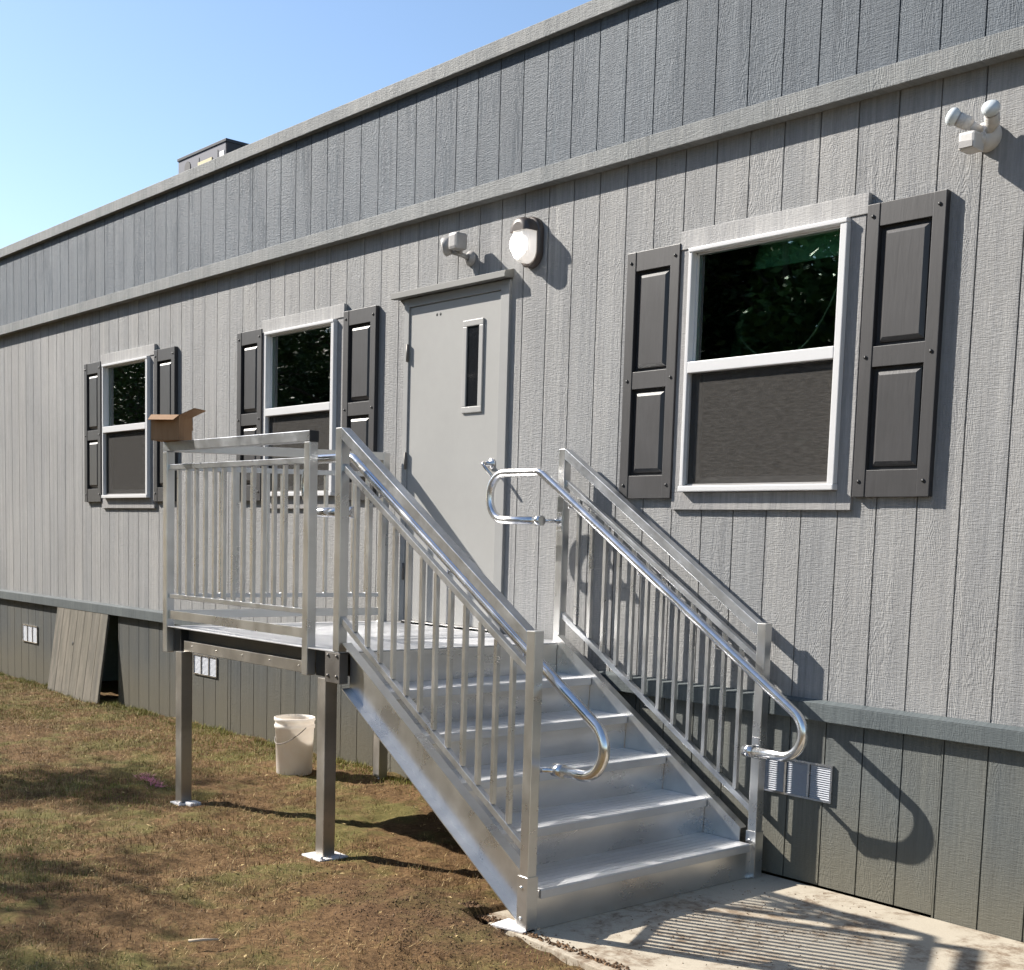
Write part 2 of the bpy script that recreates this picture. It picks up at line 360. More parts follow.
# interior
mb=MB(); 
for r in [(-11,2.5,3.0,3.02,-.02,2.5),(-11,-10.98,.21,3,-.02,2.5),(2.48,2.5,.21,3,-.02,2.5),(-11,2.5,.21,3.02,2.5,2.52),(-11,2.5,.21,3.02,-.04,-.02)]: mb.box(*r)
for r in cut((-11,2.5,-.02,2.5),[(c-WW/2,c+WW/2,WZ0,WZ1) for c in WIN]+[(DX0,DX1,-.1,DZ1)]): mb.box(r[0],r[1],.19,.205,r[2],r[3])
mb.build('interior_room',M['room'],bld)
def window(c,cord):
    x0,x1=c-WW/2,c+WW/2; y=-.052
    w=MB() # outer vinyl frame
    w.box(x0,x0+.022,y,.03,WZ0+.03,WZ1-.020,.004); w.box(x1-.036,x1,y,.03,WZ0+.03,WZ1-.020,.004)
    w.box(x0,x1,y-.004,.03,WZ1-.0205,WZ1,.004); w.box(x0-.003,x1+.003,y-.008,.03,WZ0,WZ0+.0295,.005)
    w=w.build('window',M['vinyl'],bld)
    zm=1.45
    m=MB(); m.box(x0+.022,x1-.036,y-.001,.02,zm-.026,zm+.030,.004); m.build('meeting_rail',M['vinyl'],w)
    m=MB(); m.box(x0+.022,x0+.030,-.015,.02,zm,WZ1-.02); m.box(x1-.044,x1-.036,-.015,.02,zm,WZ1-.02); m.box(x0+.022,x1-.036,-.015,.02,WZ1-.028,WZ1-.02)
    m.box(x0+.045,x0+.068,.0,.02,WZ0+.03,zm); m.box(x1-.07,x1-.05,.0,.02,WZ0+.03,zm); m.box(x0+.045,x1-.05,.0,.02,WZ0+.033,WZ0+.075)
    m.build('sash',M['vinyl'],w)
    m=MB(); m.box(x0+.030,x1-.044,.000,.005,zm+.02,WZ1-.028); m.build('upper_pane',M['glass'],w)
    m=MB(); m.box(x0+.06,x1-.06,.012,.016,WZ0+.07,zm-.01); m.build('lower_pane',M['glass'],w)
    m=MB(); m.box(x0+.022,x1-.036,-.022,-.020,WZ0+.04,zm-.02); m.build('insect_screen',M['screen'],w)
    m=MB(); 
    for a,b in ((x0+.022,x0+.030),(x1-.044,x1-.036)): m.box(a,b,-.028,-.014,WZ0+.03,zm-.02)
    m.box(x0+.022,x1-.036,-.028,-.014,WZ0+.03,WZ0+.040); m.build('screen_frame',M['grey_plastic'],w)
    m=MB() # reveal in the depth of the wall
    t=.19
    m.box(x0,x0+.03,.03,t,WZ0,WZ1); m.box(x1-.03,x1,.03,t,WZ0,WZ1); m.box(x0,x1,.03,t,WZ1-.03,WZ1); m.box(x0,x1,.03,t,WZ0,WZ0+.03)
    m.box(x0+.03,x0+.16,.19,.2,WZ0,WZ1); m.build('reveal',M['reveal'],w)
    m=MB(); m.box(x0+.022,x0+.20,.070,.076,WZ0+.03,WZ1-.03); m.box(x0+.20,x1-.03,.070,.076,WZ1-.13,WZ1-.03); m.build('added_green_board',M['added_green_board'],w)  # boards added close behind the pane so the reveal's green tone shows
    if cord:
        pts=[]
        for i in range(31):
            t=i/30; pts.append((x0+.16+(x1-x0-.2)*t,.03,1.47+.42*(abs(2*t-1)**2.4)*(1.0 if t>.5 else .75)))
        m=MB(); m.tube(pts,.0034,6); m.build('blind_cord',M['cord'],w)
    # trim boards round the opening
    m=MB(); tx0,tx1=c-.54,c+.555
    m.box(tx0,x0-.001,-.022,-.001,WZ0-.001,WZ1+.004,.002); m.box(x1+.001,tx1-.012,-.022,-.001,.738,WZ1+.004,.002); m.box(tx0,x1,-.0221,-.001,.738,WZ0-.002,.002)
    m.build('window_trim',M['trim'],bld)
    m=MB(); m.box(tx0,tx1,-.028,-.001,WZ1+.005,2.14,.003); m.build('window_head_trim',M['trim_top'],bld)
for i,c in enumerate(WIN): window(c,i<2)
def shutter(x0,x1):
    z0,z1=.796,2.083; y0=-.034; s=.062
    m=MB(); m.box(x0,x0+s,y0,-.001,z0,z1,.003); m.box(x1-s,x1,y0,-.001,z0,z1,.003)
    mid=z0+.62
    for a,b in ((z0,z0+.12),(mid-.045,mid+.045),(z1-.10,z1)): m.box(x0+s,x1-s,y0+.003,-.001,a,b,.002)
    m.box(x0+s-.004,x1-s+.004,-.006,-.0015,z0+.02,z1-.02)
    o=m.build('shutter',M['shutter'],bld)
    for a,b in ((z0+.12,mid-.045),(mid+.045,z1-.10)):
        # raised and fielded panel
        X0,X1,A,B=x0+s+.022,x1-s-.018,a+.018,b-.018; e=.020; q=MB(); v=[]
        for (p,r,t) in ((0,0,-.0055),(0,0,-.014),(e,e,-.026)):
            v.append([q.bm.verts.new(c3) for c3 in ((X0+p,t,A+r),(X1-p,t,A+r),(X1-p,t,B-r),(X0+p,t,B-r))])
        for l0,l1 in zip(v,v[1:]):
            for k in range(4): q.bm.faces.new((l0[k],l0[(k+1)%4],l1[(k+1)%4],l1[k]))
        q.bm.faces.new(v[2]); q.build('raised_panel',M['shutterpanel'],o)
    for x in (x0+.03,x1-.03):
        for z in (z0+.07,mid,z1-.055):
            q=MB(); q.lathe([(.0085,0),(.008,.004),(.0,.007)],(x,y0,z),(0,-1,0),10); q.build('screw_head',M['screw'],o)
for c in WIN: shutter(c-.907,c-.5405); shutter(c+.5565,c+.94)
# door
d=MB(); d.box(DX0+.052,DX1-.080,-.008,.036,.012,2.027,.002)
# opening for the vision light is framed on the leaf
door=d.build('door',M['door'],bld)
m=MB(); m.box(DX0,DX0+.05,-.018,.06,.0,DZ1,.003); m.box(DX1-.078,DX1,-.020,.06,.0,DZ1,.003); m.box(DX0+.05,DX1-.078,-.018,.06,2.030,DZ1,.003)
m.build('door_frame',M['frame'],bld)
m=MB(); m.prism([(-.001,2.090),(-.001,2.142),(-.072,2.124),(-.076,2.086),(-.070,2.084)],'x',DX0-.075,DX1+.015,.002)
m.build('drip_cap',M['cap'],bld)
m=MB(); m.box(DX0+.05,DX1-.078,-.03,.06,.0015,.011,.002); m.build('threshold',M['steel'],bld)
vx0,vx1,vz0,vz1=-3.165,-2.972,1.325,1.885
m=MB(); e=.038
m.box(vx0,vx0+e,-.020,-.0085,vz0+e,vz1-e,.004); m.box(vx1-e,vx1,-.020,-.0085,vz0+e,vz1-e,.004); m.box(vx0,vx1,-.020,-.0085,vz0,vz0+e,.004); m.box(vx0,vx1,-.020,-.0085,vz1-e,vz1,.004)
m.build('vision_light_frame',M['door'],door)
mm,nt,b=new_mat('dark_wired_glass'); b.inputs['Base Color'].default_value=(.012,.013,.015,1); b.inputs['Roughness'].default_value=.06; M['dglass']=mm
m=MB(); m.box(vx0+e,vx1-e,-.0105,-.0082,vz0+e,vz1-e); m.build('vision_light',M['dglass'],door)
m=MB(); m.lathe([(.034,0),(.034,.008),(.026,.014),(.013,.016),(.013,.05),(.0,.051)],(-2.868,-.008,1.01),(0,-1,0))
m.tube(fillet([(-2.868,-.04,1.01),(-2.868,-.085,1.01),(-2.775,-.080,.925)],[.012]),.0105,10); m.build('handle',M['steel'],door)
for z in (1.74,1.05,.33):
    m=MB(); m.tube([(DX0+.048,-.024,z-.055),(DX0+.048,-.024,z+.055)],.0085,10); m.box(DX0+.040,DX0+.056,-.024,-.016,z-.052,z+.052); m.build('hinge',M['darkmetal'],door)
for x in (-3.44,-3.405):
    m=MB(); m.lathe([(.010,0),(.0,.001)],(x,-.0085,1.955),(0,-1,0),12); m.build('screw_hole',M['screw'],door)
# crawl space vents in the skirting
def vent(x0,x1,z0,z1,face=.004):
    y=face-.012; m=MB(); t=.010; w=(x1-x0)
    m.box(x0,x1,y,face,z0,z0+t); m.box(x0,x1,y,face,z1-t,z1); m.box(x0,x0+t,y,face,z0+t,z1-t); m.box(x1-t,x1,y,face,z0+t,z1-t)
    for k in (1,2): m.box(x0+w*k/3-.006,x0+w*k/3+.006,y,face,z0+t,z1-t)
    o=m.build('vent',M['steel'],bld); s=MB(); n=15; hh=(z1-z0-2*t)/n
    for k in range(3):
        a=x0+w*k/3+.009; b=x0+w*(k+1)/3-.009
        for i in range(n):
            z=z0+t+hh*i; s.prism([(y+.004,z+.001),(y+.011,z+hh*.85),(y+.0125,z+hh*.85),(y+.0055,z)],'x',a,b)
    s.build('louvres',M['louvre'],o)
vent(-.752,-.352,-.632,-.452); vent(-6.667,-6.265,-.640,-.470); vent(-10.513,-10.10,-.670,-.487)

# rooftop unit behind the roof edge
u=thing('rooftop_unit',(-9.44,1.8,3.45),'boxy dark grey air conditioning unit on the roof above the left window','air conditioner')
m=MB(); m.box(-9.955,-8.925,1.5,2.12,3.42,4.478,.004); o=m.build('casing',M['unit'],u)
m=MB(); m.box(-9.965,-8.905,1.49,2.13,4.479,4.508,.003); m.build('lid',M['unitlid'],u)
m=MB(); m.box(-8.9245,-8.915,1.505,2.115,3.45,4.477); m.build('coil_panel',M['unitdark'],u)
m=MB(); m.prism([(-9.74+.065*math.cos(PI*k/10),4.375+.065*math.sin(PI*k/10)) for k in range(20)],'y',1.494,1.4995); m.build('port',M['unitdark'],u)
m=MB(); m.box(-9.04,-8.95,1.494,1.4995,4.30,4.40); m.build('label_plate',M['unitlabel'],u)
m=MB(); m.box(-9.50,-9.20,1.49,1.4995,4.30,4.38); m.build('foam_strip',M['unityellow'],u)
for x in (-9.49,-9.09):
    m=MB(); m.box(x,x+.008,1.496,1.4995,3.5,4.43); m.build('seam',M['unitdark'],u)

# loose skirting sheet leaning on the wall
t=thing('leaning_skirting_sheet',(-8.87,-.14,-1.1),'weathered grooved board sheet leaning against the skirting below the left window','board')
pm=MB(); w=1.20; h=.87; hw=w/2
n=7
for i in range(n):
    a=-hw+w*i/n+.0035; b=-hw+w*(i+1)/n-.0035; pm.box(a,b,-.014,-.003,0,h)
pm.box(-hw,hw,-.004,.004,0,h)
o=pm.build('sheet',M['panel'],t); o.matrix_parent_inverse=Matrix.Identity(4); o.location=(0,0,0)
o.rotation_euler=(R(-7.5),0,0)
m=MB(); m.lathe([(.02,0),(.012,.003),(0,.002)],(-.12,-.0145,.53),(0,-1,0),12); k=m.build('knot_hole',M['screw'],o); k.matrix_parent_inverse=Matrix.Identity(4)

# ------------------------------------------------------------------ aluminium landing and stairs
st=thing('metal_stairs',(-2.3,-.85,GZ),'aluminium landing with six steps, railings and looped handrails leading to the grey door','stairs')
YN,YF=-1.575,-.100
LX0,LX1=-3.975,-2.11
m=MB(); 
for i in range(10):
    a=LX0+.055+(LX1-LX0-.055)*i/10; b=LX0+.055+(LX1-LX0-.055)*(i+1)/10; m.box(a+.001,b-.001,-1.597,-.045,-.014,-.008,.001)
m.build('deck',M['tread'],st)
m=MB() # edge channels, recessed webs
m.box(LX0+.06,LX1-.0,-1.505,-1.499,-.135,-.0145); m.box(LX0+.06,LX1,-1.548,-1.505,-.022,-.0145)
m.box(LX0+.055,LX0+.061,-1.50,-.05,-.135,-.0145); m.box(LX1-.03,LX1-.024,-1.50,-.05,-.135,-.0145); m.box(LX0+.06,LX1,-.056,-.05,-.135,-.0145)
for k in range(5):
    x=LX0+.35+k*.3; m.box(x,x+.04,-1.498,-.057,-.075,-.0145)
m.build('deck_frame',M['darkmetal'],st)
m=MB(); m.box(-3.80,-2.445,-1.552,-1.506,-.150,-.088,.003); 
for k in range(5): m.lathe([(.005,0),(.004,.002),(0,.003)],(-3.70+.29*k,-1.552,-.115),(0,-1,0),8)
m.build('support_angle',M['leg'],st)
m=MB(); m.box(-3.922,-3.83,-1.556,-1.50,-.158,-.028,.003); m.build('corner_bracket',M['black'],st)
m=MB(); m.box(-2.385,-2.232,-1.550,-1.50,-.150,-.016,.003); m.build('corner_bracket',M['black'],st)
m=MB(); m.box(-2.228,-2.100,-1.598,-1.548,-.165,-.016,.003)
for x in (-2.20,-2.125):
    for z in (-.03,-.13): m.lathe([(.008,0),(.007,.006),(0,.007)],(x,-1.598,z),(0,-1,0),6)
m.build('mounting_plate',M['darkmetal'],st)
def post(par,x,y,z0,z1,name='post',mat='alu',s=.025):
    m=MB(); m.box(x-s,x+s,y-s,y+s,z0,z1,.003); o=m.build(name,M[mat],par); return o
def baluster(par,x,y,z0,z1):
    m=MB(); m.box(x-.0105,x+.0105,y-.0105,y+.0105,z0,z1,.0015); return m.build('baluster',M['alu'],par)
# front railing of the landing
fr=MB(); fr.box(-3.973,-2.392,YN-.026,YN+.026,1.012,1.066,.003); fr=fr.build('railing',M['galv'],st)
m=MB(); m.box(-3.924,-2.441,YN-.014,YN+.014,.906,.936,.002); m.build('upper_rail',M['galv'],fr)
m=MB(); m.box(-3.924,-2.441,YN-.014,YN+.014,.156,.182,.002); m.build('lower_rail',M['galv'],fr)
m=MB(); m.box(-3.924,-2.441,YN-.012,YN-.004,.034,.084,.001); m.build('toe_board',M['alu'],fr)
m=MB(); m.box(-2.3915,-2.386,YN-.0265,YN+.0265,1.0115,1.0665,.002); m.build('end_cap',M['black'],fr)
post(fr,-3.95,YN,-.165,1.011); post(fr,-2.415,YN,-.15,1.011)
for k in range(13): baluster(fr,-3.924+(k+1)*1.483/14,YN,.183,.905)
# end railing of the landing
XE=-3.95
er=MB(); er.box(XE-.026,XE+.026,YN+.027,-.111,1.012,1.066,.003); er=er.build('railing',M['alu'],st)
m=MB(); m.box(XE-.014,XE+.014,YN+.026,-.07,.906,.936,.002); m.build('upper_rail',M['galv'],er)
m=MB(); m.box(XE-.014,XE+.014,YN+.026,-.07,.156,.182,.002); m.build('lower_rail',M['galv'],er)
m=MB(); m.box(XE+.004,XE+.012,YN+.026,-.07,.034,.084,.001); m.build('toe_board',M['alu'],er)
post(er,XE,-.085,-.10,1.064)
YB=-.085-.025; 
for k in range(13): baluster(er,XE,YN+.025+(k+1)*(YB-YN-.025)/14,.183,.905)
# the end railing runs slightly out of square, rising a little towards the wall
for o in [er]+list(er.children):
    for v in o.data.vertices:
        k=(v.co.y-YN)/1.49
        if k<.03: continue
        v.co.x+=.082*k
        if v.co.z>.8: v.co.z+=.038*k
# stair rails
SL=.6275
def bar(mb,x0,x1,zc0,h,yc,w,slope=SL,bev=.002):
    zc1=zc0-slope*(x1-x0); mb.prism([(x0,zc0-h/2),(x1,zc1-h/2),(x1,zc1+h/2),(x0,zc0+h/2)],'y',yc-w/2,yc+w/2,bev)
def stair_rail(yc,inner,XT,XB):
    s=(1.038-.165)/(XB-XT-.05)
    r=MB(); bar(r,XT+.0255,XB-.0255,1.038,.058,yc,.05,s,.003); r=r.build('railing',M['galv'],st)
    m=MB(); bar(m,XT+.0255,XB-.0255,.880,.034,yc,.028); m.build('upper_rail',M['galv'],r)
    m=MB(); bar(m,XT+.0255,XB-.0255,.148,.034,yc,.028); m.build('lower_rail',M['galv'],r)
    post(r,XT,yc,-.007 if inner>0 else -.1,1.067); p=post(r,XB,yc,-1.044,.196)
    m=MB(); sgn=-1 if inner>0 else -1
    m.box(XB-.030,XB+.030,yc-.030,yc-.0255,-1.044,-.815,.001); m.box(XB+.0255,XB+.030,yc-.0254,yc+.030,-1.044,-.815,.001)
    m.lathe([(.007,0),(.006,.005),(0,.006)],(XB-.005,yc-.030,-.86),(0,-1,0),6); m.lathe([(.007,0),(.006,.005),(0,.006)],(XB-.005,yc-.030,-.99),(0,-1,0),6)
    m.build('angle_sleeve',M['alu'],p)
    nb=12; 
    for k in range(nb):
        x=XT+.025+(k+1)*(XB-XT-.05)/(nb+1); zt=.880-SL*(x-XT-.025)-.016; zb=.148-SL*(x-XT-.025)+.016
        baluster(r,x,yc,zb,zt)
    # round handrail with a looped return at each end
    yh=yc+inner*(.095 if inner>0 else .135)
    zr=-.375 if inner>0 else -.405
    pts=fillet([(-2.19,yh,.668),(-2.612,yh,.668),(-2.612,yh,.935),(-2.185,yh,.935),(-2.16+(.925-zr)/.64,yh,zr),(-.66,yh,zr)],[.125,.125,.10,.117],14)
    m=MB(); m.tube(pts,.0235,16); h=m.build('handrail',M['tube'],r)
    for x,z,px in ((-2.19,.668,XT),(-.665,zr,XB)):
        m=MB(); m.tube([(x-.028,yh,z),(x+.028,yh,z)],.0285,14)
        m.tube([(x,yh,z),(px,yc+inner*.025,z)],.0115,10)
        m.box(px-.02,px+.02,yc+inner*.0255-.004,yc+inner*.0255+.004,z-.05,z+.05,.001)
        m.build('return_bracket',M['tube'],h)
    for x in (-1.95,-1.42,-.90):
        z=.925-.64*(x+2.16); m=MB(); m.tube([(x,yh,z-.018),(x,yh,z-.05),(x,yc+inner*.026,z-.075)],.0065,8); m.build('rail_bracket',M['tube'],h)
    return r
near=stair_rail(YN,1,-2.135,-.730); far=stair_rail(YF,-1,-2.135,-.712)
# stringers: channels opening outward
def stringer(y,sgn):
    m=MB(); zt=lambda x:.022-.628*(x+2.076); H=.228
    def slab(x0,x1,a,b,y0,y1): m.prism([(x0,zt(x0)-a),(x1,zt(x1)-a),(x1,zt(x1)-b),(x0,zt(x0)-b)],'y',min(y0,y1),max(y0,y1))
    x0,x1=-2.098,-.763
    zb=lambda x:zt(x)-H
    # web clipped at the pad
    def poly(a,b):
        P=[(x0,zt(x0)-a),(x1,zt(x1)-a)]
        for x in (x1,): P.append((x,max(zt(x)-b,GZ+.008)))
        if zt(x1)-b<GZ+.008: P.append((-2.076+(.022-b-(GZ+.008))/.628,GZ+.008))
        P.append((x0,zt(x0)-b)); return P
    m.prism(poly(.006,H-.006),'y',y-.003,y+.003)
    m.prism(poly(0,.006),'y',min(y-.003,y-.003+sgn*.046),max(y+.003,y-.003+sgn*.046))
    m.prism(poly(H-.006,H),'y',min(y-.003,y-.003+sgn*.046),max(y+.003,y-.003+sgn*.046))
    return m.build('stringer',M['alu'],st)
stringer(-1.535,-1); stringer(-.148,1)
NX=[-.695-.2795*k for k in range(5)]; NZ=[-.872+.1745*k for k in range(5)]
for k,(x,z) in enumerate(zip(NX,NZ)):
    m=MB(); a=x-.300; y0,y1=-1.529,-.154
    m.box(a,x-.004,y0,y1,z-.006,z,.001); m.prism([(x-.006,z-.040),(x,z-.040),(x,z-.006),(x-.006,z)],'y',y0,y1,.001); 
    for q in range(6): m.box(x-.055-.04*q,x-.051-.04*q,y0+.01,y1-.01,z,z+.0012)
    m.build('tread',M['tread'],st)
    m=MB(); zb=(NZ[k-1]+.0005) if k else GZ+.007
    m.prism([(x-.021,zb),(x-.018,zb),(x-.010,z-.0065),(x-.014,z-.0065)] if k else [(x-.020,zb),(x-.014,zb),(x-.008,z-.0065),(x-.014,z-.0065)],'y',y0 if k else -1.549,y1 if k else -.127); m.build('riser',M['riser'],st)
x=-2.1; m=MB(); m.box(x-.006,x+.004,-1.529,-.154,NZ[4]+.0005,-.016); m.box(x+.0045,x+.010,-1.52,-.154,-.042,-.0145,.001); m.build('riser',M['riser'],st)
# legs
for i,(x,y) in enumerate([(-3.812,-1.545),(-2.276,-1.55+.0),(-3.79,-.13),(-2.276,-.13)]):
    s=.035; zt=-.152 if i<2 else -.14
    m=MB(); m.box(x-s,x+s,y-s,y+s,GZ-.012,zt,.003); o=m.build('leg',M['leg'],st)
    a=.085 if i==1 else .058; m=MB(); m.box(x-a,x+a,y-a,y+a,GZ-.014,GZ-.003,.003); m.lathe([(.01,0),(.009,.012),(0,.013)],(x+a*.75,y-a*.75,GZ-.003),(0,0,1),6); m.build('base_plate',M['plate'],o)
    if i in(0,): 
        m=MB(); m.box(x+.05,x+.13,y-.02,y+.05,GZ-.012,GZ+.012,.008); m.build('shim',M['plate'],o)
m=MB(); m.prism([(-.86,-1.66),(-.70,-1.62),(-.70,-1.555),(-.88,-1.54)],'z',-1.043,-1.036); m.build('base_plate',M['plate'],st)
m=MB(); m.box(-.80,-.69,-.17,-.08,-1.0435,-1.037); m.build('base_plate',M['alu'],st)

# ------------------------------------------------------------------ wall lamps
def lampA():
    t=thing('wall_lamp',(-2.50,0,2.26),'lit oval bulkhead lamp with bronze hood on the wall right of the door','lamp')
    cx,cz=-2.560,2.262
    def oval(w,h,k=10):
        P=[]
        for sx,sz,a0 in ((1,1,0),(-1,1,90),(-1,-1,180),(1,-1,270)):
            for i in range(k+1):
                a=R(a0+90*i/k); P.append((cx+sx*(w/2-w*.5)+math.cos(a)*w*.5,cz+sz*(h/2-w*.5)+math.sin(a)*w*.5))
        return P
    def loft(rings,name,mat,clip=None):
        m=MB(); V=[[m.bm.verts.new((p[0],y,p[1])) for p in ps] for ps,y in rings]
        for a,b in zip(V,V[1:]):
            n=len(a)
            for k in range(n): m.bm.faces.new((a[k],a[(k+1)%n],b[(k+1)%n],b[k])).smooth=True
        m.bm.faces.new(V[-1]); return m.build(name,mat,t)
    loft([(oval(.170,.285),-.001),(oval(.170,.285),-.032),(oval(.150,.265),-.042)],'back_plate',M['brown_plastic'])
    loft([(oval(.138,.245),-.038),(oval(.136,.243),-.085),(oval(.118,.222),-.112),(oval(.075,.175),-.124)],'lens',M['lens'])
    # hood over the top third
    m=MB(); ringy=[(-.03,1.0),(-.09,1.0),(-.122,.90),(-.130,.6)]; V=[]
    for y,s in ringy:
        row=[]
        for i in range(21):
            a=R(180*i/20); row.append(m.bm.verts.new((cx+math.cos(a)*.078*s,y,cz+.0485+math.sin(a)*.081*s)))
        V.append(row)
    for a,b in zip(V,V[1:]):
        for k in range(20): m.bm.faces.new((a[k],a[k+1],b[k+1],b[k])).smooth=True
    m.bm.faces.new(V[-1]); m.build('hood',M['brown_plastic'],t)
    m=MB(); m.lathe([(0,-.070),(.022,-.062),(.042,-.03),(.048,0),(.042,.03),(.026,.056),(0,.062)],(cx-.034,-.092,cz-.018),(0,0,1),20); m.build('lamp_tube',M['lit'],t)
lampA()
def head(par,c,axis,r,l,mat,lensmat,name='lamp_head'):
    m=MB(); m.lathe([(0,-l),(r*.75,-l),(r*.9,-l*.7),(r,0),(r*.93,.002)],c,axis,24); o=m.build(name,mat,par)
    m=MB(); m.lathe([(r*.93,.0),(r*.85,.008),(0,.014)],c,axis,24); m.build('lens',lensmat,o); return o
SPOT=t=thing('wall_spotlight',(-3.1,0,2.27),'small grey twin head emergency spotlight on the wall above the door','lamp')
m=MB(); m.lathe([(.045,0),(.045,.012),(.02,.03)],(-3.095,-.001,2.255),(0,-1,0),20); m.build('wall_plate',M['grey_plastic'],t)
m=MB(); m.tube([(-3.095,-.02,2.255),(-3.11,-.07,2.27),(-3.15,-.10,2.285)],.014,10); m.tube([(-3.11,-.07,2.27),(-3.09,-.09,2.31)],.012,8); m.build('arm',M['grey_plastic'],t)
head(t,(-3.205,-.125,2.318),(-.75,-.62,-.22),.057,.05,M['grey_plastic'],M['white_plastic'])
m=MB(); m.box(-3.128,-3.045,-.16,-.07,2.285,2.385,.018); m.build('lamp_head',M['grey_plastic'],t)
t=thing('security_light',(.24,0,2.27),'white twin bulb security light with motion sensor at the top right of the wall','lamp')
W=M['white_plastic']
m=MB(); m.lathe([(.060,0),(.060,.018),(.052,.040),(.030,.052),(.0,.054)],(.225,-.001,2.268),(0,-1,0),24); m.build('wall_plate',W,t)
m=MB(); m.box(.165,.238,-.135,-.050,2.196,2.268,.012); m.tube([(.222,-.03,2.262),(.215,-.07,2.240)],.026,12); o=m.build('motion_sensor',W,t)
m=MB(); m.prism([(.171,2.203),(.232,2.203),(.232,2.228),(.171,2.232)],'y',-.139,-.134,.001); m.build('sensor_window',M['grey_plastic'],o)
for a,bq,c in (((.215,-.045,2.285),(.175,-.085,2.315),(.112,-.130,2.352)),((.250,-.040,2.280),(.275,-.065,2.300),(.290,-.115,2.345))):
    d=(Vector(c)-Vector(bq)).normalized()
    m=MB(); m.tube([a,bq],.019,12); m.lathe([(0,-.022),(.020,-.018),(.028,-.004),(.030,.036),(.026,.040)],bq,d,20)
    for q in range(3):
        pp=Vector(bq)+d*(.012+.010*q); m.lathe([(.0300,-.0015),(.0316,0),(.0300,.0015)],pp,d,20)
    o=m.build('lamp_holder',W,t)
    m=MB(); m.lathe([(.024,.036),(.028,.046),(.036,.058),(.0375,.070),(.030,.084),(.016,.091),(0,.093)],bq,d,20); m.build('bulb',M['bulb'],o)
    m=MB(); m.lathe([(.0262,.0385),(.0285,.040),(.0285,.045),(.0262,.046)],bq,d,20); m.build('gasket',M['grey_plastic'],o)

SPOT.location.x-=.03
# ------------------------------------------------------------------ loose things
BX,BY=-4.235,-.52
t=thing('plastic_bucket',(BX,BY,GZ),'off white plastic bucket standing on the lawn under the landing','bucket')
m=MB(); m.lathe([(0,.004),(.130,.0),(.137,.006),(.148,.30),(.155,.30),(.156,.318),(.150,.322),(.150,.345),(.158,.348),(.158,.366),(.149,.368),(.146,.345),(.126,.012),(0,.010)],(BX,BY,GZ),(0,0,1),40)
m.build('pail',M['bucket'],t)
m=MB(); pts=[]
for i in range(25):
    a=PI*i/24; pts.append((BX+.158*math.cos(a)*.95+.02,BY-.158*math.sin(a)*1.02-.004,GZ+.315-.11*math.sin(a)))
m.tube(pts,.0028,6); m.build('wire_handle',M['darkmetal'],t); t.scale=(.87,.87,1.04)
t=thing('cardboard_box',(-3.865,-1.60,1.067),'open brown cardboard box resting on the top left corner of the railing','box')
m=MB(); a,b,h=.088,.078,.145; th=.003
for r in ((-a,a,-b,-b+th,0,h),(-a,a,b-th,b,0,h),(-a,-a+th,-b+th,b-th,0,h),(a-th,a,-b+th,b-th,0,h),(-a,a,-b,b,-.0005,th)): m.box(*r)
def setp(o,p): o.matrix_parent_inverse=Matrix.Identity(4); o.location=(0,0,0)
o=m.build('carton',M['card'],t); setp(o,t)
def flap(u0,u1,dirv,ln,side):
    q=MB(); u0,u1,dv=Vector(u0),Vector(u1),Vector(dirv).normalized(); nn=(u1-u0).cross(dv).normalized()*.003
    tp=(u1-u0)*.05; P=[u0,u1,u1+dv*ln-tp,u0+dv*ln+tp]; A=[q.bm.verts.new(p) for p in P]; B=[q.bm.verts.new(p+nn) for p in P]
    q.bm.faces.new(A); q.bm.faces.new(B[::-1])
    for k in range(4): q.bm.faces.new((A[k],B[k],B[(k+1)%4],A[(k+1)%4]))
    f=q.build('flap',M['card'],t); setp(f,t)
flap((-a,-b,h),(a,-b,h),(0,-1,-.62),.062,0)
flap((a,-b,h),(a,b,h),(1,0,.42),.10,1)
flap((-a,b,h),(a,b,h),(0,.35,-1),.08,2)
t.rotation_euler=(0,0,R(35))
m=MB(); m.tube([(-1.345,-2.78,GZ+.030),(-1.32,-2.73,GZ+.032),(-1.30,-2.675,GZ+.028)],.006,6,radii=[.0065,.006,.004]); tag(m.build('stick',M['wood']),'short pale stick lying on the brown lawn in the foreground','stick')

# ------------------------------------------------------------------ ground
def gz(x,y):
    n=noise.noise(Vector((x*.9,y*.9,0)))*.014+noise.noise(Vector((x*3.1,y*3.1,3)))*.014+noise.noise(Vector((x*7.5,y*7.5,7)))*.017+noise.noise(Vector((x*17,y*17,9)))*.011
    base=GZ+.002+n
    if x<-5: base-=.040*min(1,(-5-x)/4)
    if x>-4.6 and x<-.9 and -1.2<y: pass
    # spoil heaped against the pad
    dd=math.hypot((x+1.15)/.6,(y+1.75)/.42); base+=.045*math.exp(-dd*dd*1.5)
    for (px,py) in ((-3.812,-1.545),(-2.276,-1.55)):
        q=math.hypot(x-px,y-py); base=base*(1-math.exp(-(q/.16)**4)) + (GZ-.012)*math.exp(-(q/.16)**4)
    if x>-1.02 and y>-1.70: base=min(base,GZ-.03)
    if -.6<y: base+=0.004
    return base
def axis(lo,hi,step,far):
    a=list(np.arange(lo,hi+1e-6,step)); s=step; v=hi; out=a[:]
    while v<far: s*=1.5; v+=s; out.append(v)
    s=step; v=lo
    while v>-far: s*=1.5; v-=s; out.insert(0,v)
    return out
gx=axis(-12,.6,.028,400); gy=axis(-3.9,.3,.028,400)
V=[]; 
for y in gy:
    for x in gx:
        z=gz(x,y) if (-13<x<1.5 and -5<y<.4) else GZ-.02
        V.append((x,y,z))
nx,ny=len(gx),len(gy)
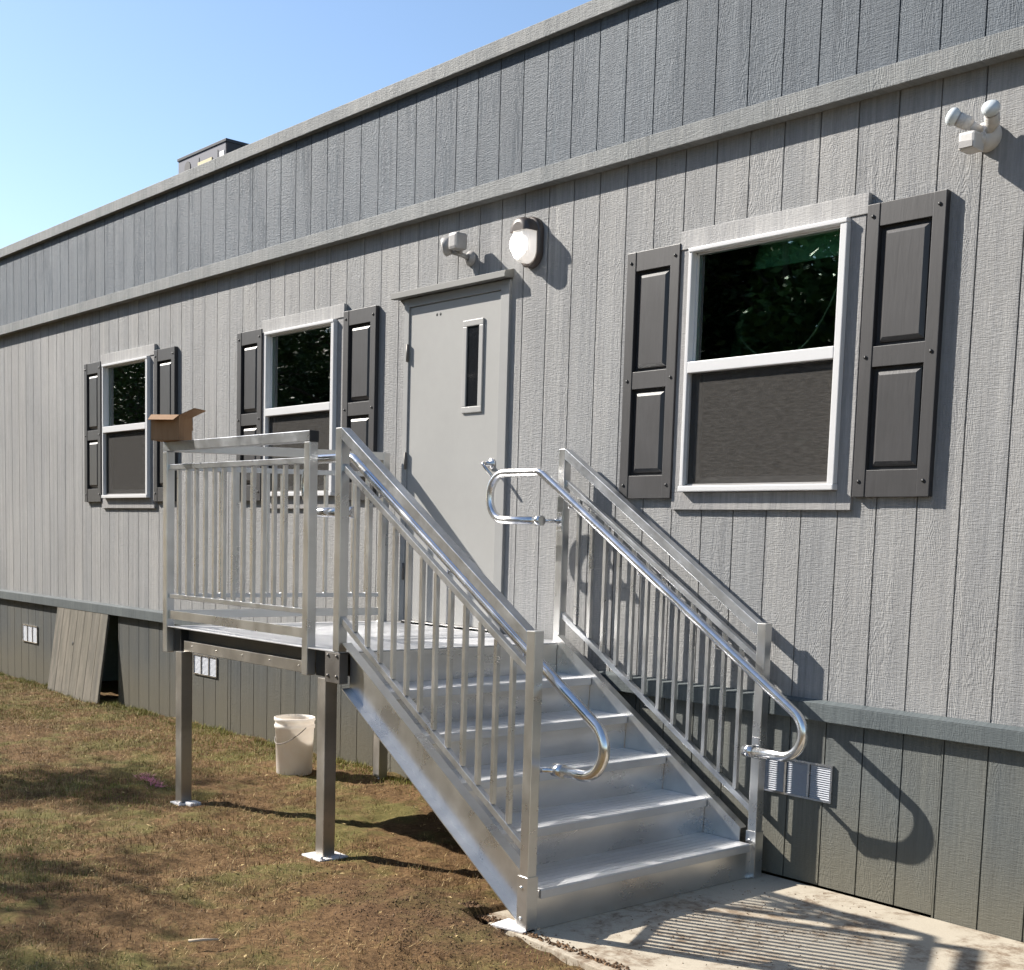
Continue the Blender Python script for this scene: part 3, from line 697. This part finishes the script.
F=[(j*nx+i,j*nx+i+1,(j+1)*nx+i+1,(j+1)*nx+i) for j in range(ny-1) for i in range(nx-1)]
me=bpy.data.meshes.new('ground'); me.from_pydata(V,[],F); me.materials.append(M['soil'])
for p in me.polygons: p.use_smooth=True
g=bpy.data.objects.new('ground',me); COL.objects.link(g); tag(g,kind='structure')
m=MB(); edge=[(-1.02,-.02)]
random.seed(3)
m.prism([(-1.0,-.003),(-1.0,-1.56),(-.9,-1.63),(-.3,-1.665),(.4,-1.70),(4.4,-1.85),(4.4,-.003)],'z',GZ-.08,GZ+.005,.004)
pad=m.build('concrete_pad',M['concrete']); tag(pad,kind='structure')

def scatter(name,mat,n,region,hmin,hmax,wid,lean,dens,label,cat,flat=False,tone=None):
    """thin three-vertex blades set on the ground"""
    x0,x1,y0,y1=region; xs=rng.uniform(x0,x1,n); ys=rng.uniform(y0,y1,n); vs=[];ts=[]
    for x,y in zip(xs,ys):
        d=dens(x,y)
        if rng.random()>d: continue
        z=gz(x,y)-.003; h=rng.uniform(hmin,hmax)*(.6+.4*d); a=rng.uniform(0,2*PI); l=rng.uniform(0,lean); w=wid*rng.uniform(.6,1.4)
        b=rng.uniform(0,2*PI); dx,dy=math.cos(a),math.sin(a); wx,wy=-dy*w,dx*w
        ux,uy,uz=dx*math.sin(l)*h,dy*math.sin(l)*h,math.cos(l)*h
        if flat: z+=rng.uniform(.002,.009)
        vs+= [(x-wx,y-wy,z),(x+wx,y+wy,z),(x+ux,y+uy,z+uz)]
        ts.append(min(1,max(0,(tone(x,y) if tone else .5)+rng.normal(0,.30))))
    k=len(ts); me=bpy.data.meshes.new(name); me.vertices.add(3*k); me.vertices.foreach_set('co',np.array(vs,dtype=np.float32).ravel())
    me.loops.add(3*k); me.loops.foreach_set('vertex_index',np.arange(3*k,dtype=np.int32)); me.polygons.add(k); me.polygons.foreach_set('loop_start',np.arange(0,3*k,3,dtype=np.int32))
    at=me.attributes.new('tone','FLOAT','FACE'); at.data.foreach_set('value',np.array(ts,dtype=np.float32)); me.update(calc_edges=True)
    me.materials.append(mat); o=bpy.data.objects.new(name,me); COL.objects.link(o); tag(o,label,cat,kind='stuff'); return o
def vis(x,y): # skip what lies under the pad or outside the photographed wedge
    if x>-1.0 and y>-1.66: return 0
    if y>-.02: return 0
    return 1
def green(x,y):
    if not vis(x,y): return 0
    n=noise.noise(Vector((x*.8,y*1.1,11)))*.9+noise.noise(Vector((x*3,y*3,5)))*.5
    wall=max(0,1-abs(y+.12)/.40)*.75
    bare=math.exp(-((x+2.4)/1.5)**2-((y+.9)/.8)**2)*.8+math.exp(-((x+1.1)/.8)**2-((y+1.9)/.7)**2)*1.0+math.exp(-((x+4.3)/.5)**2-((y+.45)/.3)**2)*.5
    left=.18 if x<-4 else .02
    return min(1,max(0,.38+n*1.05+wall+left-bare))
def dry(x,y):
    q=((x+1.1)/.6)**2+((y+1.75)/.36)**2; n=noise.noise(Vector((x*1.6,y*1.6,21)))+.5*noise.noise(Vector((x*5,y*5,23)))
    under=math.exp(-((x+2.9)/1.1)**2-((y+.8)/.6)**2)*.5
    return vis(x,y)*min(1,max(.05,.72+n*.9-1.1*math.exp(-q)-under))
scatter('short_grass',M['grass'],190000,(-12,.3,-3.7,0),.014,.042,.0017,1.15,green,'short patchy green grass growing out of the brown lawn','grass',tone=lambda x,y:.45+.5*noise.noise(Vector((x*2,y*2,2))))
scatter('dry_thatch',M['straw'],190000,(-12,.3,-3.7,0),.014,.046,.0014,1.55,dry,'dry brown thatch and straw covering the lawn','dead grass',flat=True,tone=lambda x,y:.42+.55*noise.noise(Vector((x*2.5,y*2.5,4))))
# tall tufts along the foot of the wall
def tuft(x,y): return (1 if noise.noise(Vector((x*2.2,0,8)))>-.05 else .05)*(y<-.01)*(x<-1.1)*(1-abs(y+.07)/.16 if y>-.23 else 0)
scatter('edge_grass',M['grass'],16000,(-11.8,-1.1,-.23,-.01),.02,.062,.0022,.9,tuft,'taller grass tufts along the foot of the skirting','grass',tone=lambda x,y:.55)
# clods and mulch
def clods():
    vs=[];fs=[];ts=[]
    def clod(x,y,z,r):
        b=len(vs); a0=rng.uniform(0,6.28)
        pts=[(math.cos(a0+k*1.2566)*r*rng.uniform(.6,1.2),math.sin(a0+k*1.2566)*r*rng.uniform(.6,1.2),rng.uniform(-.2,.35)*r) for k in range(5)]
        for p in pts: vs.append((x+p[0],y+p[1],z+p[2]))
        vs.append((x+rng.uniform(-.3,.3)*r,y+rng.uniform(-.3,.3)*r,z+r*rng.uniform(.5,1.0))); t=float(np.clip(rng.normal(.4,.25),0,1))
        for k in range(5): fs.append((b+k,b+(k+1)%5,b+5)); ts.append(t)
    for _ in range(1500):
        x,y=rng.uniform(-12,.2),rng.uniform(-3.7,-.02)
        if vis(x,y): clod(x,y,gz(x,y),rng.uniform(.0015,.006))
    for _ in range(3000):
        x=rng.normal(-1.05,.42); y=rng.normal(-1.86,.20)
        if vis(x,y) and -3.6<y: clod(x,y,gz(x,y),rng.uniform(.0015,.006))
    for _ in range(1600): # spilled along the pad edge
        x=rng.uniform(-1.1,.5); y=-1.66-.02*x+abs(rng.normal(0,.035))*(1 if x>-.6 else 1.2)
        clod(x,y,GZ+.005 if (x>-1 and y>-1.62) else gz(x,y),rng.uniform(.003,.012))
    for _ in range(700):
        t=rng.random(); x=rng.normal(-.25,.30); y=rng.normal(-.75,.38)
        if x<-.66 or y>-.03 or y<-1.6: continue
        clod(x,y,GZ+.005,rng.uniform(.001,.005))
    me=bpy.data.meshes.new('mulch_clods'); me.from_pydata(vs,[],fs); at=me.attributes.new('tone','FLOAT','FACE'); at.data.foreach_set('value',np.array(ts,dtype=np.float32))
    me.materials.append(M['clod']); o=bpy.data.objects.new('mulch_clods',me); COL.objects.link(o); tag(o,'loose brown soil clods and mulch beside the concrete pad and over the lawn','soil',kind='stuff')
clods()
# fallen leaf scraps and pale bits of straw
lv=[];lf=[];lt=[]
for _ in range(650):
    x,y=rng.uniform(-10,-.2),rng.uniform(-3.6,-.1)
    if not vis(x,y): continue
    z=gz(x,y)+rng.uniform(.006,.016); a=rng.uniform(0,6.28); h=rng.uniform(.006,.017); w2=h*rng.uniform(.25,.6); b=len(lv); c_,s_=math.cos(a),math.sin(a)
    for u,v,q in ((-h,0,0),(0,w2,rng.uniform(0,.006)),(h,0,rng.uniform(0,.008)),(0,-w2,rng.uniform(0,.006))): lv.append((x+u*c_-v*s_,y+u*s_+v*c_,z+q))
    lf.append((b,b+1,b+2,b+3)); lt.append(float(np.clip(rng.normal(.65,.3),0,1)))
me=bpy.data.meshes.new('leaf_litter'); me.from_pydata(lv,[],lf); at=me.attributes.new('tone','FLOAT','FACE'); at.data.foreach_set('value',np.array(lt,dtype=np.float32)); me.materials.append(M['straw'])
o=bpy.data.objects.new('leaf_litter',me); COL.objects.link(o); tag(o,'scattered dry leaf scraps on the lawn','leaves',kind='stuff')
# pink marking paint on the grass: short painted blades
m=MB()
for _ in range(420):
    t=rng.random(); x=-4.64+.40*t+rng.normal(0,.022); y=-1.42-.06*t+rng.normal(0,.025); z=gz(x,y)+.006; a=rng.uniform(0,6.28); h=rng.uniform(.01,.035)
    v=[m.bm.verts.new(p) for p in ((x-.002*math.sin(a),y+.002*math.cos(a),z),(x+.002*math.sin(a),y-.002*math.cos(a),z),(x+math.cos(a)*h,y+math.sin(a)*h,z+h*.5))]; m.bm.faces.new(v)
tag(m.build('paint_mark',M['pink']),'faint pink streak sprayed on the grass left of the front landing leg','paint mark',kind='stuff')

# ------------------------------------------------------------------ trees (outside the frame: they shade the lawn and show in the panes)
def tree_meshes(seed,H,rad,nleaf,trunkh):
    rr=random.Random(seed); m=MB(); tips=[]
    pts=[(0,0,0)]; 
    for i in range(1,7): pts.append((rr.uniform(-.1,.1)*i*.4,rr.uniform(-.1,.1)*i*.4,H*.8*i/6))
    m.tube(pts,.1,9,radii=[.17,.14,.12,.10,.07,.045,.015])
    for k in range(16):
        z=trunkh+(H*.85-trunkh)*k/16; a=k*2.4+rr.uniform(-.3,.3); ln=rad*(.95-.5*abs((z-trunkh)/(H-trunkh)-.35))
        p0=Vector((0,0,z)); p1=p0+Vector((math.cos(a)*ln*.5,math.sin(a)*ln*.5,ln*.25)); p2=p0+Vector((math.cos(a)*ln,math.sin(a)*ln,ln*.38))
        m.tube([p0,p1,p2],.03,6,radii=[.05,.03,.01])
        for q in range(5):
            b=a+rr.uniform(-1,1); s=p0.lerp(p2,rr.uniform(.35,1)); e=s+Vector((math.cos(b),math.sin(b),rr.uniform(-.1,.6)))*ln*.4
            m.tube([s,e],.01,4,radii=[.014,.004]); tips+= [e,s.lerp(e,.5)]
    tips.append(Vector((0,0,H*.9)))
    me=bpy.data.meshes.new('trunk'); m.bm.to_mesh(me); m.bm.free(); me.materials.append(M['bark'])
    vs=np.zeros((nleaf*4,3),dtype=np.float32); ts=np.zeros(nleaf,dtype=np.float32)
    for i in range(nleaf):
        t=tips[rr.randrange(len(tips))]; c=t+Vector((rr.gauss(0,.26),rr.gauss(0,.26),rr.gauss(0,.2)))*(rad/2.4)
        u=Vector((rr.gauss(0,1),rr.gauss(0,1),rr.gauss(0,.5))).normalized(); w=u.cross(Vector((rr.gauss(0,1),rr.gauss(0,1),rr.gauss(0,1)))).normalized(); s=rr.uniform(.035,.065)*(1.9 if nleaf>20000 else 1)
        for k,p in enumerate((c-u*s,c+w*s*.5,c+u*s,c-w*s*.5)): vs[4*i+k]=p
        ts[i]=min(1,max(0,rr.gauss(.45,.25)))
    lf=bpy.data.meshes.new('crown'); lf.vertices.add(4*nleaf); lf.vertices.foreach_set('co',vs.ravel()); lf.loops.add(4*nleaf); lf.loops.foreach_set('vertex_index',np.arange(4*nleaf,dtype=np.int32))
    lf.polygons.add(nleaf); lf.polygons.foreach_set('loop_start',np.arange(0,4*nleaf,4,dtype=np.int32)); at=lf.attributes.new('tone','FLOAT','FACE'); at.data.foreach_set('value',ts); lf.update(calc_edges=True); lf.materials.append(M['leaf'])
    return me,lf
tm=[tree_meshes(5,1.0*7.0,2.3,12500,2.2),tree_meshes(9,10.5,3.6,34000,1.4)]
def tree(k,x,y,s,rz,label):
    t=thing('leafy_tree',(x,y,GZ-.02),label,'tree','trees across the lawn from the building')
    for nm,me in zip(('trunk','crown'),tm[k]):
        o=bpy.data.objects.new(nm,me); COL.objects.link(o); o.parent=t
    t.scale=(s,s,s); t.rotation_euler=(0,0,rz)
TREES=[(0,-10.6,-6.7,.93,.3,'small leafy tree nearest the stairs, shading the lawn'),(0,-14.6,-7.0,.86,2.1,'small leafy tree second in the row facing the building'),(0,-18.9,-6.8,.86,4.0,'small leafy tree third in the row facing the building'),(0,-23.5,-7.2,.88,5.2,'small leafy tree at the far end of the row facing the building'),
 (1,-6.5,-15.5,1.0,0,'tall leafy tree across the lawn opposite the stairs'),(1,-11.5,-14.2,1.08,1.3,'tall leafy tree across the lawn, second of the tall ones'),(1,-16.8,-15.2,1.0,2.9,'tall leafy tree across the lawn, third of the tall ones'),(1,-22.5,-14.4,1.1,4.4,'tall leafy tree across the lawn, farthest of the tall ones')]
TREES+=[(1,-9,-20,1.15,.6,'tall leafy tree of the far row, right end'),(1,-14.5,-20.5,1.2,2,'tall leafy tree of the far row, next to the right end'),(1,-20,-20,1.15,3.3,'tall leafy tree of the far row, left of the middle'),(1,-27,-17,1.2,5,'tall leafy tree of the far row, left of the others'),(1,-32,-12.5,1.0,1,'tall leafy tree at the far left, nearest the wall line'),(1,-38,-16,1.1,2.5,'tall leafy tree at the far left, behind its neighbour'),(1,-46,-19,1.2,4,'tall leafy tree farthest to the left of all')]
for a in TREES: tree(*a)

# ------------------------------------------------------------------ light, sky, camera
S=Vector((-2.06,-1.0,1.62)).normalized()
elev=math.asin(S.z); az=math.atan2(S.x,S.y)      # azimuth clockwise from +Y
w=bpy.data.worlds.new('World'); sc.world=w; w.use_nodes=True; nt=w.node_tree
sky=nt.nodes.new('ShaderNodeTexSky'); sky.sky_type='NISHITA'; sky.sun_disc=False; sky.sun_elevation=elev; sky.sun_rotation=az
sky.air_density=1.0; sky.dust_density=.6; sky.ozone_density=2.2; sky.altitude=50
bg=nt.nodes['Background']; bg.inputs['Strength'].default_value=.09; nt.links.new(sky.outputs[0],bg.inputs[0])
sun=bpy.data.lights.new('sun','SUN'); sun.energy=5.0; sun.angle=R(.55); sun.color=(1,.94,.86)
so=bpy.data.objects.new('sun',sun); COL.objects.link(so); so.rotation_euler=S.to_track_quat('Z','Y').to_euler(); so.location=(-20,-12,18)
cam=bpy.data.cameras.new('camera'); co=bpy.data.objects.new('camera',cam); COL.objects.link(co); sc.camera=co
yaw,pit,rol=-0.84463681,-0.10111929,0.02950608
f=Vector((math.sin(yaw)*math.cos(pit),math.cos(yaw)*math.cos(pit),math.sin(pit))); rt=Vector((math.cos(yaw),-math.sin(yaw),0)); up=rt.cross(f)
r2=rt*math.cos(rol)+up*math.sin(rol); u2=-rt*math.sin(rol)+up*math.cos(rol)
mt=Matrix((r2,u2,-f)).transposed().to_4x4(); mt.translation=Vector((3.01640176,-5.02323634,.55931562)); co.matrix_world=mt
cam.sensor_fit='HORIZONTAL'; cam.sensor_width=36; cam.lens=1265.0/1024*36; cam.shift_y=182.87/1024; cam.clip_start=.05; cam.clip_end=2000
sc.view_settings.view_transform='Standard'; sc.view_settings.look='None'; sc.view_settings.exposure=1.15; sc.view_settings.gamma=1
sc.render.resolution_x=1024; sc.render.resolution_y=970
